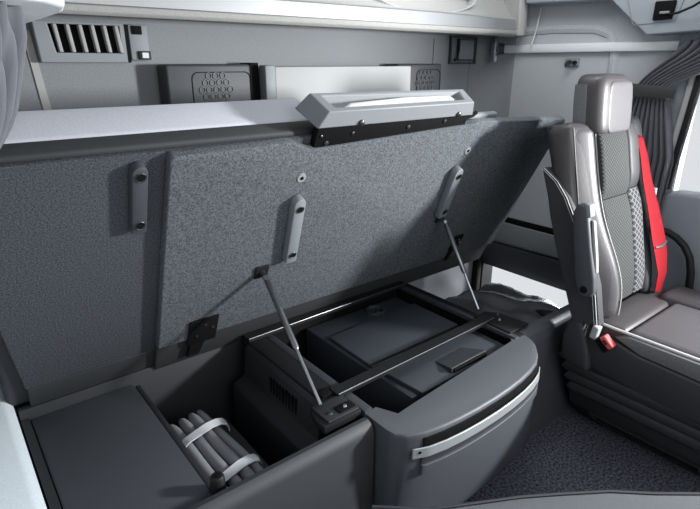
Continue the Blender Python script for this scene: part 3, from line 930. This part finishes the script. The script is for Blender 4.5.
for zz, sc in ((1.056, 0.8), (1.07, 1), (1.15, 1), (1.19, 0.85)):
    rings.append([(1.549+px, 0.829+(zz-1.04)*0.10+py*sc, zz) for px, py in rrect(0.014, 0.042, 0.005, 3)])
MB().loft(rings).build('headrest_side', M['seatside'], hr)
# belt guide and belt
MB().tube([(1.775, 0.785, 1.010), (1.80, 0.79, 1.04), (1.825, 0.80, 1.045), (1.845, 0.81, 1.02)], 0.017, 10).build('belt_guide', M['leatherlight'], st, subsurf=1)
bp = [(1.825, 0.800, 1.030), (1.825, 0.770, 1.020), (1.828, 0.750, 0.97), (1.834, 0.727, 0.89), (1.845, 0.692, 0.79), (1.855, 0.664, 0.70), (1.860, 0.646, 0.64), (1.862, 0.632, 0.58), (1.852, 0.630, 0.515)]
bl = MB().ribbon(bp, (1, -0.05, 0), [0.036, 0.038, 0.046, 0.056, 0.072, 0.086, 0.080, 0.06, 0.045], 0.003).build('seat_belt', M['belt'], st)
MB().tube([(1.825, 0.656, 0.672), (1.86, 0.650, 0.672), (1.905, 0.656, 0.678)], 0.005, 8).build('belt_loop', M['steel'], bl)
MB().box(1.905, 1.920, 0.72, 0.74, 0.74, 0.85, 0.004).build('adjuster', M['bar'], st)
# armrest folded up on the left side
ar = MB().prism([(0.742, 0.868), (0.724, 0.870), (0.710, 0.860), (0.684, 0.75), (0.660, 0.665), (0.652, 0.622), (0.660, 0.602), (0.680, 0.594), (0.702, 0.602), (0.716, 0.64), (0.744, 0.78), (0.752, 0.84)], 'x', 1.430, 1.463, 0.008, 3).build('armrest', M['armrest'], st)
MB().prism([(0.722, 0.874), (0.704, 0.872), (0.696, 0.836), (0.712, 0.832)], 'x', 1.432, 1.462, 0.005, 2).build('button', M['trimgrey'], ar)
MB().prism([(0.700, 0.826), (0.692, 0.824), (0.668, 0.72), (0.660, 0.675), (0.668, 0.672), (0.684, 0.74)], 'x', 1.446, 1.460, 0.002).build('pale_edge', M['shelf'], ar)
MB().tube([(1.425, 0.682, 0.620), (1.432, 0.682, 0.620)], [0.010, 0.012], 14).build('pivot_cap', M['deep'], ar)
# seat cushion
def cush(x0, x1, y0, y1, z0, z1, m, nm, par=st, bev=0.02):
    return MB().box(x0, x1, y0, y1, z0, z1, bev, 4).build(nm, m, par)
cush(1.51, 1.93, 0.572, 0.69, 0.42, 0.505, M['leather'], 'rear_cushion')
cush(1.51, 1.93, 0.02, 0.569, 0.42, 0.508, M['leatherlight'], 'front_cushion')
cush(1.815, 1.965, 0.02, 0.62, 0.42, 0.525, M['leather'], 'right_cushion_bolster', bev=0.03)
MB().tube([(1.508, 0.69, 0.498), (1.504, 0.60, 0.499), (1.502, 0.45, 0.500), (1.502, 0.20, 0.500), (1.504, 0.03, 0.49)], 0.0045, 8).build('cushion_piping', M['piping'], st)
MB().prism([(0.60, 0.475), (0.52, 0.448), (0.03, 0.425), (0.03, 0.490), (0.56, 0.490)], 'x', 1.496, 1.52, 0.004).build('side_cloth', M['seatside'], st)
MB().prism([(0.70, 0.47), (0.60, 0.465), (0.52, 0.446), (0.02, 0.422), (0.02, 0.30), (0.50, 0.335), (0.70, 0.355), (0.745, 0.39), (0.74, 0.47)], 'x', 1.488, 1.55, 0.006, 3).build('side_shell', M['seatblack'], st)
# rounded black hinge cover at the back corner
pts = [(0.645, 0.34), (0.722, 0.340), (0.742, 0.37), (0.746, 0.42), (0.740, 0.465), (0.722, 0.515), (0.695, 0.520), (0.675, 0.46), (0.655, 0.40)]
MB().prism(pts, 'x', 1.465, 1.56, 0.014, 4).build('hinge_cover', M['seatblack'], st)
# buckles
def buckle(loc, m, ang, w_, nm):
    b = MB()
    dy, dz = math.cos(ang), math.sin(ang)
    c = Vector(loc)
    q = []
    for hx in (-0.013, 0.013):
        for l, h in ((-0.021, -0.010), (0.021, -0.010), (0.021, 0.010), (-0.021, 0.010)):
            q.append((c.x+hx, c.y + l*dy - h*dz, c.z + l*dz + h*dy))
    b.add(q, [(0, 1, 2, 3), (4, 5, 6, 7), (0, 1, 5, 4), (1, 2, 6, 5), (2, 3, 7, 6), (3, 0, 4, 7)])
    o = b.build(nm, m, st, bevel=0.004)
    return o
r = buckle((1.468, 0.602, 0.468), M['buckle'], math.radians(40), 0, 'buckle')
MB().prism([(0.600, 0.462), (0.612, 0.472), (0.609, 0.476), (0.597, 0.466)], 'x', 1.452, 1.457).build('slot', M['black'], r)
buckle((1.462, 0.640, 0.488), M['shelf'], math.radians(100), 0, 'belt_tongue')
buckle((1.476, 0.618, 0.448), M['deep'], math.radians(45), 0, 'buckle_stalk')
# bellows suspension
nb = 4
b = MB()
rings = []
for k in range(nb*6+1):
    f = k/(nb*6)
    z = lerp(0.350, 0.165, f)
    bul = 0.014*abs(math.sin(PI*f*nb))
    xi = lerp(1.525, 1.60, f) - bul
    rings.append([(xi, 0.02, z), (xi, 0.76 + bul - 0.02*f, z), (2.0, 0.76+bul, z), (2.0, 0.02, z)])
b.loft(rings)
b.build('bellows', M['bellows'], st)
b = MB()
b.prism([(1.61, 0.17), (1.63, 0.10), (1.70, 0.03), (1.72, 0.001), (2.0, 0.001), (2.0, 0.17)], 'y', 0.02, 0.765, 0.004)
bs = b.build('base', M['seatblack'], st)
b = MB()
def onb(y, z):
    x = lerp(1.63, 1.70, (0.10-z)/0.07)
    return x
rg = lambda o_, ins: [(onb(0, z)-o_, y, z) for y, z in ((0.69-ins, 0.093-ins*0.5), (0.33+ins, 0.093-ins*0.5), (0.33+ins, 0.037+ins*0.5), (0.69-ins, 0.037+ins*0.5))]
b.loft([rg(-0.004, 0), rg(0.014, 0.002), rg(0.014, 0.012), rg(-0.003, 0.014)], cap=False)
b.build('recess_frame', M['bellows'], bs)

# foreground cushion edge
b = MB()
rows = []
edge = [(0.50, 0.56), (0.578, 0.490), (0.662, 0.443), (0.73, 0.405), (0.795, 0.362), (0.87, 0.31), (0.93, 0.255), (1.0, 0.198), (1.10, 0.10)]
b2 = []
for x, y in edge:
    n = Vector((-0.62, -0.78, 0))
    p = Vector((x, y, 0))
    rows.append([tuple(p + n*d + Vector((0, 0, z))) for d, z in ((0.0, 0.22), (0.0, 0.47), (0.005, 0.488), (0.018, 0.498), (0.04, 0.502), (0.26, 0.505), (0.26, 0.22))])
b.loft(rows)
t = thing('seat_cushion', 'dark grey cushion edge in the foreground at the bottom right', 'cushion', (0.7, 0.3, 0.22))
b.build('cushion', M['fg'], t)
MB().tube([(x-0.62*0.012, y-0.78*0.012, 0.4975) for x, y in edge], 0.003, 6).build('seam', M['box'], t)
rows = []
for x, y in edge:
    n = Vector((-0.62, -0.78, 0)); p = Vector((x, y, 0))
    rows.append([tuple(p + n*d + Vector((0, 0, z))) for d, z in ((0.03, 0.0), (0.03, 0.219), (0.23, 0.219), (0.23, 0.0))])
MB().loft(rows).build('plinth', M['seatblack'], t)
